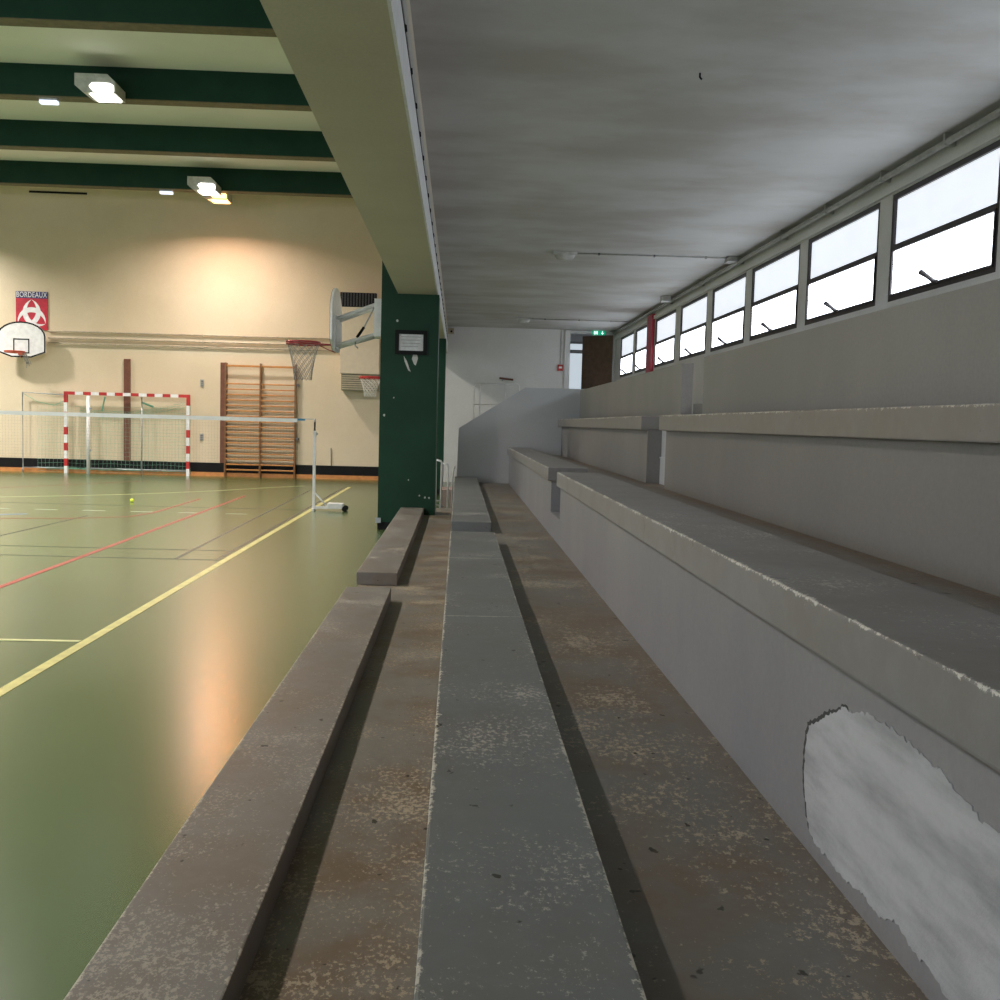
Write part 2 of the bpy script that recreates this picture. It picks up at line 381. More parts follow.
# tier with the plaster patch
t2 = thing('concrete_tier', ((b2+b3)/2, 6, 0), 'tall grey riser with the big bare plaster patch and the tread above it', 'grandstand tier')
bm = B(); zs = .855
box(bm, b2, b3, YN, Y1, 0, zw3-.02); box(bm, b2, b3, Y2, YS, 0, zw3-.02)
box(bm, b2, b2+.32, Y1, Y2, 0, zs); box(bm, b2+.32, b3, Y1, Y2, 0, zw3-.02)
obj('riser', bm, 'riser', t2)
bm = B(); box(bm, b2, b3, YN, Y1, zw3-.02, zw3); box(bm, b2, b3, Y2, YS, zw3-.02, zw3); box(bm, b2+.32, b3, Y1, Y2, zw3-.02, zw3)
o = obj('tread', bm, 'walk3', t2); o['label'] = 'worn tread with brown dirt in the corner'
# bare plaster
out = [(2.133, .93), (2.10, .945), (2.06, .965), (2.02, .985), (1.98, 1.005), (1.95, 1.022), (1.92, 1.02), (1.88, 1.032), (1.817, 1.044), (1.75, 1.046), (1.68, 1.046), (1.60, 1.036), (1.53, 1.034), (1.49, 1.018), (1.452, 1.016), (1.41, 1.004), (1.367, 1.008), (1.28, 1.0), (1.20, .985), (1.12, .95), (1.06, .90), (1.04, .84), (1.08, .76), (1.16, .705), (1.30, .69),
       (1.44, .692), (1.475, .705), (1.55, .718), (1.60, .715), (1.657, .733), (1.70, .720), (1.74, .708), (1.809, .714), (1.86, .706), (1.93, .70), (1.99, .705), (2.05, .700), (2.103, .72), (2.125, .755), (2.146, .80), (2.15, .843), (2.145, .89)]
pts = []
for i in range(len(out)):
    (ya, za), (yb, zb_) = out[i], out[(i+1) % len(out)]
    n = max(2, int(math.hypot(yb-ya, zb_-za)/.008))
    for k in range(n):
        f = k/n; j = .0045 if k else .002
        pts.append((ya+(yb-ya)*f+random.uniform(-j, j), za+(zb_-za)*f+random.uniform(-j, j)))
bm = B(); prism(bm, [(b2-.0027, y, z) for y, z in pts], (.0025, 0, 0))
o = obj('bare_plaster_patch', bm, 'plaster', t2); o['label'] = 'large irregular patch of bare white plaster'
bm = B()
cy, cz = 1.7, .86
edge = [q for q in pts if q[0] > 1.93 or (q[1] < .76 and q[0] > 1.4)]
rim = [((y+.013*min(1, (y-1.93)/.1), z+.004) if y > 1.93 else (cy+(y-cy)*.97, cz+(z-cz)*.94)) for y, z in pts]
prism(bm, [(b2-.0016, y, z) for y, z in rim], (.0014, 0, 0))  # dark sheet showing left of the patch as shade of the raised paint
o = obj('edge_shade', bm, 'plaster_shade', t2); o['label'] = 'painted shade line along the broken paint edge around the plaster'

# top tier, near and far of the aisle, and the aisle steps
for ya, yb, lab in ((YN, Y1, 'upper grey riser nearer than the aisle, under the third bench'), (Y2, YS, 'upper grey riser beyond the aisle, under the far third bench')):
    tag(obj('concrete_tier', bx(b3, xp+.09, ya, yb, 0, 1.533), 'riser_top'), lab, 'grandstand tier', 'upper risers')
st = thing('aisle_steps', (1.7, (Y1+Y2)/2, 0), 'pale concrete steps in the aisle gap between the upper risers', 'steps')
for i, (zz0, zz1, xx) in enumerate(((0, 1.09, 1.625), (1.09, 1.32, 1.632), (1.32, 1.64, 1.639))):
    bm = B(); box(bm, xx, xp+.35, Y1+.002, Y2-.002, zz0, zz1-.012); box(bm, xx-.008, xp+.35, Y1+.002, Y2-.002, zz1-.012, zz1)
    obj('step', bm, 'stairwall', st)
bm = B(); box(bm, b3+.001, 1.62, Y1+.002, Y2-.002, 0, zw3)
obj('step', bm, 'walk3', st)
bm = B(); box(bm, xp+.10, xp+.35, Y1+.002, Y2-.002, 1.64, 1.75)
obj('step', bm, 'riser_top', st)

# bench seats (slabs)
def seat(x0, x1, ya, yb, zt, th, mat, label, jn=()):
    bm = B(); box(bm, x0, x1, ya, yb, zt-th, zt, bev=.006)
    return tag(obj('bench_seat', bm, mat), label, 'bench', 'concrete bench seats')
seat(a0, a1, YN, Y1, z0, z0-zw1, 'seat0', 'front bench seat running to the lower left corner, beside the green floor')
seat(a0, a1, Y2, YC-.006, z0, z0-zw1, 'seat0', 'short front bench seat ending at the wide green column')
seat(a2, a3, YN, Y1, z1, z1-zw2, 'seat1', 'long flecked grey middle bench seat running to the bottom of the picture')
seat(a2, a3, Y2, YS-.003, z1, z1-zw2, 'seat1', 'middle bench seat beyond the aisle, running up to the sloping stair wall')
seat(c2, c2b, YN, Y1, z2, z2-zw3, 'seat2', 'near second bench seat with a chipped white edge above the plaster patch')
seat(c2, c2b, Y2, YS-.003, z2, z2-zw3, 'seat2', 'far second bench seat beyond the aisle, touching the sloping stair wall')
seat(c3, xp+.09, YN, Y1, z3, .109, 'seat3', 'near top bench seat with a long pale lip at eye level')
seat(c3, xp+.09, Y2, YS-.003, z3, .109, 'seat3', 'far top bench seat beyond the aisle, at eye level')
# parapets
tag(obj('parapet_wall', bx(xp, xp+.09, YN, Y1, z3+.001, 2.077), 'parapet'), 'long low grey parapet under the near windows', 'wall', 'parapets', ST)
tag(obj('parapet_wall', bx(xp, xp+.09, Y2, YS, z3+.001, 2.077), 'parapet'), 'short low grey parapet beyond the aisle, under the brown door', 'wall', 'parapets', ST)
# corridor
tag(obj('corridor_floor', bx(xp+.092, XR-.002, YN, Y1, 0, 1.62), 'walk3'), 'raised walkway floor under the near windows', 'floor', kind=ST)
bm = B(); box(bm, xp+.36, XR-.002, Y1, Y2, 0, 1.62); box(bm, xp+.092, XR-.002, Y2, YE-.002, 0, 1.62)
tag(obj('corridor_floor', bm, 'walk3'), 'raised walkway floor from the aisle to the brown door', 'floor', kind=ST)
# stair wall
bm = B(); prism(bm, [(-.03, YS+.001, 0), (xp+.088, YS+.001, 0), (xp+.088, YS+.001, 2.10), (.965, YS+.001, 2.093), (.0, YS+.001, 1.474)], (0, .14, 0))
tag(obj('stair_wall', bm, 'stairwall'), 'pale grey stair wall with a sloping top at the far end of the benches', 'wall', kind=ST)

# ------------------------------------------------------------------ window wall
wins = [(24.42, 26.36), (22.62, 24.15), (19.66, 21.70), (17.17, 19.24), (14.85, 16.84), (12.50, 14.56), (10.13, 12.22), (7.84, 9.84), (5.5, 7.52), (3.17, 5.19), (.84, 2.86), (-1.49, .53)]
W0, W1 = 2.80, 3.80
bm = B(); X0, X1 = XR, XR+.16
box(bm, X0, X1, -8, YE, 0, W0); box(bm, X0, X1, -8, YE, W1, ZC+.2)
ys = sorted(wins); prev = -8
for ya, yb in ys:
    box(bm, X0, X1, prev, ya, W0, W1); prev = yb
box(bm, X0, X1, prev, YE, W0, W1)
tag(obj('wall_right', bm, 'winwall'), 'light grey outer wall with a row of high windows', 'wall', kind=ST)
tag(obj('trim_2', bx(XR-.03, XR-.001, -8, YE-.01, 3.815, 3.885), 'winwall'), 'pale lintel band above the row of windows', 'trim', kind=ST)
wl = ['farthest window, beside the brown door', 'narrow window just beyond the red post', 'window just nearer than the red post', 'fifth window from the right edge, a latch at its foot', 'fourth window from the right edge', 'third window from the right edge', 'second window from the right edge', 'largest nearest window at the right edge', 'window beside the viewer', 'window beside and behind the viewer', 'window behind the viewer', 'last window behind the viewer']
for i, (ya, yb) in enumerate(wins):
    w = thing('window_%d' % (i+1), (XR, (ya+yb)/2, W0), wl[i] + ', frosted panes in dark steel', 'window', 'high windows', ST)
    bm = B(); frame_rect(bm, 'x', XR+.005, XR+.055, ya, yb, W0, W1, .05); obj('window_frame', bm, 'darkframe', w)
    obj('transom', bx(XR+.003, XR+.05, ya+.05, yb-.05, 3.285, 3.325), 'darkframe', w)
    o = obj('glass_pane', bx(XR+.03, XR+.038, ya+.05, yb-.05, 3.325, W1-.05), 'pane_top', w)
    bm = B(); frame_rect(bm, 'x', XR-.006, XR+.03, ya+.045, yb-.045, W0+.045, 3.285, .02); obj('sash', bm, 'darkframe', w)
    obj('glass_pane', bx(XR+.012, XR+.02, ya+.065, yb-.065, W0+.065, 3.265), 'pane_low', w)
    yc = (ya+yb)/2
    bm = B(); tube(bm, [(XR-.004, yc, W0+.055), (XR-.05, yc+.03, W0+.10), (XR-.10, yc+.09, W0+.155)], [.024, .020, .026], 6)
    box(bm, XR-.012, XR-.004, yc-.05, yc+.05, W0+.045, W0+.075)
    obj('latch', bm, 'knob', w)
for i, (xa, xb, za, zb_, lab) in enumerate(((-9.5, -1.4, 1.2, 5.6, 'added unseen window wall behind the viewer, glowing as hall fill light'), (-19.5, -11.0, 1.2, 5.6, 'second added unseen window wall behind the viewer, glowing as hall fill light'))):
    w = thing('window_%d' % (14+i), ((xa+xb)/2, -8, za), lab, 'window', kind=ST)  # window added out of view to give cool fill light
    bm = B(); frame_rect(bm, 'y', -7.999, -7.94, xa, xb, za, zb_, .07); obj('window_frame', bm, 'darkframe', w)
    n_ = max(2, int((xb-xa)/1.4)); wd_ = (xb-xa-.14)/n_
    for k in range(n_):
        obj('glass_pane', bx(xa+.07+k*wd_+.03, xa+.07+(k+1)*wd_-.03, -7.99, -7.98, za+.07, zb_-.07), 'fill_back', w)
        if k: obj('mullion', bx(xa+.07+k*wd_-.029, xa+.07+k*wd_+.029, -7.999, -7.95, za+.07, zb_-.07), 'darkframe', w)
for i, (ya, yb, lab) in enumerate(((-7.2, -2.2, 'added unseen fill-light window on the far side wall behind the viewer'), (-1.4, 3.6, 'middle added unseen fill-light window on the far side wall'), (4.4, 9.4, 'foremost added unseen fill-light window on the far side wall'))):
    w = thing('window_%d' % (17+i), (XL, (ya+yb)/2, 3.4), lab, 'window', kind=ST)  # unseen window added to brighten and cool the risers
    bm = B(); frame_rect(bm, 'x', XL+.001, XL+.06, ya, yb, 3.4, 6.6, .07); obj('window_frame', bm, 'darkframe', w)
    for k in range(4):
        q = (yb-ya-.14)/4; obj('glass_pane', bx(XL+.01, XL+.02, ya+.07+k*q+.03, ya+.07+(k+1)*q-.03, 3.47, 6.53), 'fill_side', w)
        if k: obj('mullion', bx(XL+.001, XL+.05, ya+.07+k*q-.029, ya+.07+k*q+.029, 3.47, 6.53), 'darkframe', w)
tag(obj('red_post', bx(XR-.06, XR-.002, 21.78, 22.36, 1.62, 3.925), 'redpipe'), 'crimson painted post standing between two of the far windows', 'post')
bm = B(); tube(bm, [(3.965, -7.9, 3.965), (3.965, 27.1, 3.965)], .03, 10)
cr = thing('conduit_pipe', (3.965, 9, 3.935), 'pale conduit pipe running along the top of the window wall', 'pipe')
obj('pipe', bm, 'conduit', cr)
for y in (7.4, 8.6, 9.9, 11.4, 13, 15, 17.4, 20): obj('pipe_clip', bx(3.93, 4.03, y-.012, y+.012, 3.93, ZC-.001), 'conduit', cr)
# bulkhead lamps on the low ceiling
def bulkhead(x, y, lab):
    t = thing('ceiling_lamp', (x, y, ZC-.12), lab, 'lamp', 'bulkhead lamps')
    obj('lamp_base', bx(x-.17, x+.17, y-.09, y+.09, ZC-.045, ZC-.001, bev=.01), 'whitegrey', t)
    bm = B()
    rings = []
    for s, z in ((1, 0), (.93, -.04), (.72, -.065), (.35, -.075)):
        rings.append([bm.verts.new((x+.145*s*math.cos(a*PI/10), y+.075*s*math.sin(a*PI/10), ZC-.045+z)) for a in range(20)])
    for p_, q_ in zip(rings, rings[1:]):
        for k in range(20): bm.faces.new((p_[k], p_[(k+1) % 20], q_[(k+1) % 20], q_[k])).smooth = True
    bm.faces.new(rings[-1])
    o = obj('lamp_cover', bm, 'whitegrey', t); return t
bulkhead(1.46, 15.09, 'unlit white bulkhead lamp in the middle of the low ceiling')
bulkhead(1.46, 24.5, 'small far unlit bulkhead lamp on the low ceiling near the end wall')
for y, x0_, lab in ((15.09, 1.64, 'thin conduit from the nearer bulkhead lamp to the window wall'), (24.5, 1.64, 'thin conduit from the far bulkhead lamp to the window wall')):
    t = thing('ceiling_conduit', (2.8, y, ZC-.03), lab, 'pipe', 'ceiling conduits')
    bm = B(); tube(bm, [(x0_, y, ZC-.016), (3.90, y-.02, ZC-.016)], .011, 6); obj('pipe', bm, 'conduit', t)
    for x in (1.95, 2.75, 3.5): obj('pipe_clip', bx(x-.012, x+.012, y-.022, y+.022, ZC-.032, ZC-.001), 'knob', t)
tag(obj('junction_box', bx(3.80, 3.93, 14.95, 15.2, ZC-.07, ZC-.001, bev=.008), 'conduit'), 'small grey junction box where the ceiling conduit meets the window wall', 'junction box')
tag(obj('junction_box', bx(3.76, 3.93, 19.6, 19.85, ZC-.10, ZC-.001, bev=.01), 'whitegrey'), 'pale junction box on the ceiling above the window next to the red post', 'junction box')
bm = B(); tube(bm, [(1.625, 7.41, ZC-.001), (1.625, 7.41, ZC-.03), (1.64, 7.41, ZC-.045)], .007, 6)
tag(obj('ceiling_hook', bm, 'black'), 'tiny black hook in the stained low ceiling', 'hook')

# trunking and wire on the inner face of the edge beam
t = thing('curtain_rail', (-.34, 9, 3.337), 'white trunking with a hooked wire along the inner edge of the olive beam', 'rail')
obj('trunking', bx(-.3505, -.334, -7.9, 27.0, 3.337, 3.60), 'white', t)
obj('upper_rail', bx(-.3505, -.338, -7.9, 27.0, 3.68, 3.80), 'conduit', t)
bm = B(); tube(bm, [(-.34, -7.9, 3.63), (-.34, 27.0, 3.63)], .006, 6); obj('wire', bm, 'black', t)
y = 3.0
while y < 26:
    bm = B(); tube(bm, [(-.349, y, 3.655), (-.332, y, 3.65), (-.329, y, 3.62), (-.336, y, 3.61)], .006, 6); obj('hook', bm, 'black', t); y += .68

# ------------------------------------------------------------------ end wall: door, exit sign, call point, rails
d = thing('door_1', (3.5, YE, 1.62), 'doorway at the end of the walkway with a dark brown door standing open', 'door', kind=ST)
bm = B(); box(bm, 2.70, 2.84, YE-.05, YE-.001, 1.62, 4.02); box(bm, 2.7505, 2.84, YE-.001, YE+.18, 1.62, 3.99); box(bm, 2.84, 3.998, YE-.05, YE+.18, 3.955, 4.02); obj('door_frame', bm, 'winwall', d)
bm = B(); box(bm, 0, .93, -.02, .02, 1.64, 3.95)
bmesh.ops.transform(bm, matrix=Matrix.Translation((3.99, YE+.23, 0)) @ Matrix.Rotation(PI-math.radians(39), 4, 'Z'), verts=bm.verts[:])
lf = obj('door_leaf', bm, 'door_brown', d); lf['label'] = 'dark brown door leaf'
bm = B(); box(bm, .84, .90, -.06, -.02, 2.62, 2.66)
bmesh.ops.transform(bm, matrix=Matrix.Translation((3.99, YE+.23, 0)) @ Matrix.Rotation(PI-math.radians(39), 4, 'Z'), verts=bm.verts[:])
obj('door_handle', bm, 'steel', lf)
# room behind the door
bm = B(); box(bm, 1.6, 5.2, YE+.2, 30, 1.4, 1.6)
tag(obj('floor_lobby', bm, 'walk3'), 'floor of the room behind the brown door', 'floor', kind=ST)
bm = B(); box(bm, 1.5, 1.6, YE+.2, 30, 1.4, 4.2); box(bm, 5.2, 5.3, YE+.2, 30, 1.4, 4.2); box(bm, 1.6, 5.2, YE+.2, 30, 4.15, 4.25); box(bm, 1.6, 5.2, 29.9, 30, 1.6, 2.0); box(bm, 1.6, 5.2, 29.9, 30, 3.95, 4.15); box(bm, 1.6, 2.4, 29.9, 30, 2.0, 3.95); box(bm, 4.6, 5.2, 29.9, 30, 2.0, 3.95)
tag(obj('wall_lobby', bm, 'endwall'), 'walls of the room behind the brown door', 'wall', kind=ST)
w = thing('window_13', (3.5, 29.9, 2.0), 'frosted window seen through the doorway beside the brown door', 'window', kind=ST)
bm = B(); frame_rect(bm, 'y', 29.85, 29.95, 2.4, 4.6, 2.0, 3.95, .06); box(bm, 2.46, 4.54, 29.85, 29.95, 3.62, 3.72); obj('window_frame', bm, 'conduit', w)
obj('glass_pane', bx(2.46, 4.54, 29.9, 29.91, 2.06, 3.62), 'pane_far', w)
obj('glass_pane', bx(2.46, 4.54, 29.9, 29.91, 3.72, 3.89), 'pane_far', w)

ex = thing('exit_sign', (3.57, YE-.07, 3.94), 'green lit exit sign with a white running figure and arrow above the brown door', 'sign')
obj('sign_body', bx(3.40, 3.73, YE-.10, YE-.052, 3.915, 4.03), 'exitgreen', ex)
bm = B(); y = YE-.1015
def sh(pts): prism(bm, [(3.40+u*.33, y, 3.915+v*.115) for u, v in pts], (0, .001, 0))
sh([(.12, .12), (.12, .88), (.20, .88), (.20, .12)])
sh([(.36, .12), (.36, .88), (.42, .88), (.42, .12)])
sh([(.25, .72), (.25, .90), (.31, .90), (.31, .72)])
sh([(.23, .38), (.24, .68), (.33, .68), (.35, .50), (.33, .40)])
sh([(.22, .12), (.25, .42), (.29, .40), (.25, .12)]); sh([(.29, .40), (.33, .42), (.345, .15), (.315, .15)])
obj('running_figure', bm, 'exitwhite', ex)
bm = B(); sh([(.76, .90), (.82, .90), (.82, .50), (.90, .50), (.79, .10), (.68, .50), (.76, .50)])
obj('arrow', bm, 'exitwhite', ex)
cp = thing('call_point', (2.72, YE-.06, 2.98), 'small red fire alarm call point on the white wall left of the doorway', 'alarm')
obj('call_box', bx(2.53, 2.67, YE-.06, YE-.001, 2.97, 3.13, bev=.008), 'red', cp)
obj('glass_plate', bx(2.56, 2.64, YE-.066, YE-.0605, 3.03, 3.08), 'white', cp)
bm = B(); tube(bm, [(2.60, YE-.015, 3.13), (2.60, YE-.015, 4.02)], .01, 6); obj('cable', bm, 'whitegrey', cp)
sn = thing('motion_sensor', (-.30, YE-.08, 3.84), 'small beige motion sensor in the top left corner of the white end wall', 'sensor')
obj('sensor_body', bx(-.36, -.18, YE-.14, YE-.001, 3.83, 3.98, bev=.02), 'pipe', sn)
bm = B(); sphere(bm, (-.25, YE-.15, 3.89), .028); obj('sensor_lens', bm, 'black', sn)

# guard rail behind the stair wall
gr = thing('guard_rail', (.9, 24, .0), 'white tubular guard rail half hidden behind the sloping stair wall', 'railing')
bm = B()
tube(bm, [(.33, 24, .02), (.33, 24, 2.40), (.36, 24, 2.45), (1.33, 24, 2.475), (1.36, 24, 2.43), (1.36, 24, .02)], .016, 8); obj('rail_frame', bm, 'white', gr)
bm = B(); tube(bm, [(.33, 24, 1.98), (1.36, 24, 2.0)], .013, 8); obj('crossbar', bm, 'white', gr)
bm = B(); tube(bm, [(.47, 24, .02), (.47, 24, 2.45)], .013, 8); obj('crossbar', bm, 'white', gr)
bm = B(); tube(bm, [(1.05, 24, .02), (1.05, 24, 2.46)], .011, 8); obj('crossbar', bm, 'white', gr)
hs = thing('handrail', (1.08, YE-.06, 2.55), 'short brown wooden handrail end on the white wall above the guard rail', 'handrail')
bm = B(); tube(bm, [(1.02, YE-.07, 2.735), (1.1, YE-.07, 2.73), (1.38, YE-.07, 2.70)], .026, 8); obj('rail', bm, 'wood_brown', hs)
bm = B(); tube(bm, [(1.1, YE-.002, 2.66), (1.1, YE-.07, 2.68), (1.1, YE-.07, 2.72)], .014, 6); obj('bracket', bm, 'steel', hs)

# railing at the end of the lowest tread
rl = thing('railing', (-.2, 16.3, 0), 'white tubular railing closing the lowest tread beside the wide green column', 'railing')
bm = B(); tube(bm, [(-.335, 16.18, .0), (-.345, 16.18, .93), (-.33, 16.18, .965), (-.265, 16.18, .95), (-.25, 16.18, .92), (-.25, 16.18, .0)], .016, 8); obj('rail_loop', bm, 'white', rl)
bm = B(); tube(bm, [(-.26, 16.6, .0), (-.26, 16.6, .87), (-.24, 16.6, .90), (-.17, 16.6, .885), (-.155, 16.6, .86), (-.15, 16.6, .0)], .015, 8); obj('rail_loop', bm, 'white', rl)
bm = B(); tube(bm, [(-.335, 16.18, .33), (-.25, 16.6, .30)], .012, 6); obj('crossbar', bm, 'white', rl)
bm = B(); tube(bm, [(-.335, 16.18, .27), (-.2, 16.3, .23)], .012, 6); obj('crossbar', bm, 'white', rl)
rp = thing('stair_rail', (-.06, 16.0, 0), 'thin white stair rail with a hooked end along the left edge of the stair wall', 'railing')
bm = B(); tube(bm, [(-.085, 16.13, .0), (-.075, 16.13, .70), (-.07, 16.13, .80), (-.05, 16.13, .86), (-.03, 16.13, .87)], .014, 8); obj('rail', bm, 'white', rp)
tag(obj('landing_step', bx(-.31, .9, 18.4, 19.3, 0.0, .36), 'brick'), 'low pinkish tiled landing step behind the white railing', 'step')

# ------------------------------------------------------------------ notice on the column
n = thing('framed_notice', (-.70, YC-.02, 2.53), 'white notice in a black frame on the wide green column', 'notice')
bm = B(); frame_rect(bm, 'y', YC-.025, YC-.001, -.925, -.475, 2.49, 2.83, .055); obj('frame', bm, 'black', n)
pp = obj('sheet', bx(-.87, -.53, YC-.012, YC-.002, 2.545, 2.775), 'paper', n)
bm = B()
for k, (u0, u1) in enumerate(((-.84, -.56), (-.84, -.58), (-.82, -.57), (-.84, -.60))):
    box(bm, u0, u1, YC-.0128, YC-.0122, 2.735-k*.045, 2.742-k*.045)
obj('printed_lines', bm, 'ink', pp)

# ------------------------------------------------------------------ basketball
def outline(half=.6):
    pts = [(-.25, 0), (.25, 0), (.6, .13), (.6, .53)]
    for k in range(1, 12):
        a = k/12*PI
        pts.append((.6*math.cos(a), .53+.37*math.sin(a)))
    pts.append((-.6, .53)); pts.append((-.6, .13))
    return pts
def inset(pts, d):
    c = (0, .45); return [((x-c[0])*(1-d/.58)+c[0], (z-c[1])*(1-d/.45)+c[1]) for x, z in pts]
def hoop(bm_map, origin, axis_u, axis_n):
    """origin = bottom centre of the board face, axis_u along the board, axis_n towards the court"""
def ring_net(bm, c, R, r1, L, n=12, rad=.0045, rows=5):
    for sgn in (1, -1):
        for k in range(n):
            pts = []
            for i in range(rows*2+1):
                f = i/(rows*2); a = 2*PI*k/n + sgn*f*PI*2.0*(rows/ n)*.9
                R_ = R + (r1-R)*(1-(1-f)**1.6)
                pts.append((c[0]+R_*math.cos(a), c[1]+R_*math.sin(a), c[2]-f*L))
            tube(bm, pts, rad, 4, False)
def basket(loc, u, nrm, label, rim_mat, net_mat, netlen=.46, padding='black', rim_off=.37, torn=False, square=True):
    u, nrm = Vector(u), Vector(nrm); Z = Vector((0, 0, 1)); O = Vector(loc)
    P = lambda a, z, d: O + u*a + Z*z + nrm*d
    t = thing('basketball_hoop', loc, label, 'basketball hoop', 'basketball hoops')
    bm = B(); prism(bm, [P(a, z, -.03) for a, z in outline()], nrm*.03); bd = obj('backboard', bm, 'white', t)
    bm = B(); o1, o2 = outline(), inset(outline(), .035); N = len(o1)
    for i in range(N):
        j = (i+1) % N
        prism(bm, [P(*o1[i], .0005), P(*o1[j], .0005), P(*o2[j], .0005), P(*o2[i], .0005)], nrm*.004)
    if padding and False:
        for i in range(N):
            j = (i+1) % N
            q = [(x*1.012, (z-.45)*1.015+.45) for x, z in (o1[i], o1[j])]
            prism(bm, [P(*o1[i], -.02), P(*o1[j], -.02), P(*q[1], -.02), P(*q[0], -.02)], nrm*.025)
    obj('border', bm, 'black', bd)
    bm = B()
    for (u0, u1, v0, v1) in ((-.2, .2, .10, .13), (-.2, .2, .44, .47), (-.2, -.17, .13, .44), (.17, .2, .13, .44)):
        prism(bm, [P(u0, v0, .0005), P(u1, v0, .0005), P(u1, v1, .0005), P(u0, v1, .0005)], nrm*.003)
    obj('target_square', bm, 'black', bd)
    c = P(0, .125, rim_off+.02)
    rm_bm = B(); torus(rm_bm, c, .235, .014)
    prism(rm_bm, [P(-.08, .06, .006), P(.08, .06, .006), P(.08, .13, .006), P(-.08, .13, .006)], nrm*.02)
    tube(rm_bm, [P(-.06, .10, .02), P(-.12, .10, rim_off-.18)], .009, 6); tube(rm_bm, [P(.06, .10, .02), P(.12, .10, rim_off-.18)], .009, 6)
    tube(rm_bm, [P(0, -.01, -.01), P(0, .03, .1), P(0, .09, rim_off-.20)], .008, 6)
    for zz in (-.028,): torus(rm_bm, (c.x, c.y, c.z+zz), .235, .012)
    rm = obj('rim', rm_bm, rim_mat, t)
    bm = B()
    if torn:
        for k in range(7):
            a = -.6+.16*k; p0 = c + Vector((.235*math.cos(a), .235*math.sin(a), -.02))
            q = c + Vector((.27+.045*(k % 3), -.05+.03*k, -.26-.05*(k % 4)))
            tube(bm, [p0, (p0+q)/2+Vector((.03, 0, -.02)), q], .006, 4)
            q2 = c + Vector((.33-.03*(k % 3), -.02+.02*k, -.30)); tube(bm, [(p0+q)/2, q2], .006, 4)
    else: ring_net(bm, (c.x, c.y, c.z-.02), .228, .125, netlen)
    obj('net', bm, net_mat, rm)
    return t, P
YB = 15.16
t, P = basket((-1.81, YB, 2.52), (0, 1, 0), (-1, 0, 0), 'basketball hoop on white arms beside the wide green column, board seen edge on', 'rimred', 'greynet', .52, rim_off=.43)
for s in (-.17, .17):
    for q in ([(-1.765, YB+s, 2.98), (-1.20, YB+s, 3.20)], [(-1.765, YB+s, 2.60), (-1.20, YB+s, 2.78)]):
        bm = B(); tube(bm, q, .027, 10); obj('support_arm', bm, 'white', t)
bm = B(); box(bm, -1.80, -1.765, YB-.22, YB+.22, 2.55, 3.03); obj('board_bracket', bm, 'white', t)
bm = B(); box(bm, -1.235, -1.13, YB-.24, YB+.22, 2.74, 3.27); obj('wall_bracket', bm, 'white', t)
bm = B(); tube(bm, [(-1.48, YB-.17, 2.72), (-1.38, YB-.17, 2.87)], .02, 8); obj('crank', bm, 'black', t)
bm = B(); tube(bm, [(-1.38, YB-.17, 2.87), (-1.24, YB-.17, 3.15)], .010, 8); obj('spindle', bm, 'steel', t)
bm = B(); tube(bm, [(-1.50, YB-.17, 2.66), (-1.5, YB-.17, 2.60), (-1.46, YB-.17, 2.57)], .012, 6); obj('hook', bm, 'steel', t)
t, P = basket((-1.52, 22.75, 2.36), (0, 1, 0), (-1, 0, 0), 'far basketball hoop whose red rim shows left of the wide green column', 'red', 'whitenet', .40, rim_off=.40)
for s in (-.17, .17):
    for q in ([(-1.49, 22.75+s, 2.8), (-1.15, 22.75+s, 2.95)], [(-1.49, 22.75+s, 2.45), (-1.15, 22.75+s, 2.6)]):
        bm = B(); tube(bm, q, .026, 8); obj('support_arm', bm, 'white', t)
t, P = basket((-11.06, YE-.32, 2.90), (1, 0, 0), (0, -1, 0), 'basketball hoop on the cream end wall at the left edge, its net torn', 'rimorange', 'greynet', .3, rim_off=.37, torn=True)
for s in (-.3, .3):
    for z_ in (3.2, 3.5): bm = B(); tube(bm, [(-11.06+s, YE-.289, z_), (-11.06+s, YE-.001, z_)], .03, 8); obj('wall_bracket', bm, 'steel', t)

# ------------------------------------------------------------------ handball goal
YG = 26.99; XG = -10.044
g = thing('handball_goal', (XG+1.58, YG, 0), 'red and white striped handball goal with a green net before the cream wall', 'goal')
def striped_bar(name, a, ax, w, cuts):
    """square bar from point a along axis ax; cuts = [(length position, material slot of the piece that ends there)]"""
    bm = B(); ax = Vector(ax); o1 = [u for u in (Vector((1, 0, 0)), Vector((0, 1, 0)), Vector((0, 0, 1))) if abs(u.dot(ax)) < .5]
    cor = [(-1, -1), (1, -1), (1, 1), (-1, 1)]
    def ring(t): return [bm.verts.new(Vector(a)+ax*t+o1[0]*(w/2*p_)+o1[1]*(w/2*q_)) for p_, q_ in cor]
    prev = ring(0); bm.faces.new(prev[::-1]).material_index = cuts[0][1]
    for t, mi in cuts:
        cur = ring(t)
        for k in range(4): bm.faces.new((prev[k], prev[(k+1) % 4], cur[(k+1) % 4], cur[k])).material_index = mi
        prev = cur
    bm.faces.new(prev).material_index = cuts[-1][1]
    return obj(name, bm, ['white', 'red'], g)
for x in (XG+.04, XG+3.12):
    striped_bar('goal_post', (x, YG, 0), (0, 0, 1), .08, [(.185, 0), (.375, 1), (.575, 0), (.775, 1), (.985, 0), (1.18, 1), (1.45, 0), (1.56, 1), (1.80, 0), (2.08, 1)])
L = 3.0; nb = 13; w_ = (L-.40)/nb
striped_bar('crossbar', (XG+.0805, YG, 2.04), (1, 0, 0), .08, [(.20, 1)]+[(.2+(k+1)*w_, k % 2) for k in range(nb)]+[(2.999, 1)])
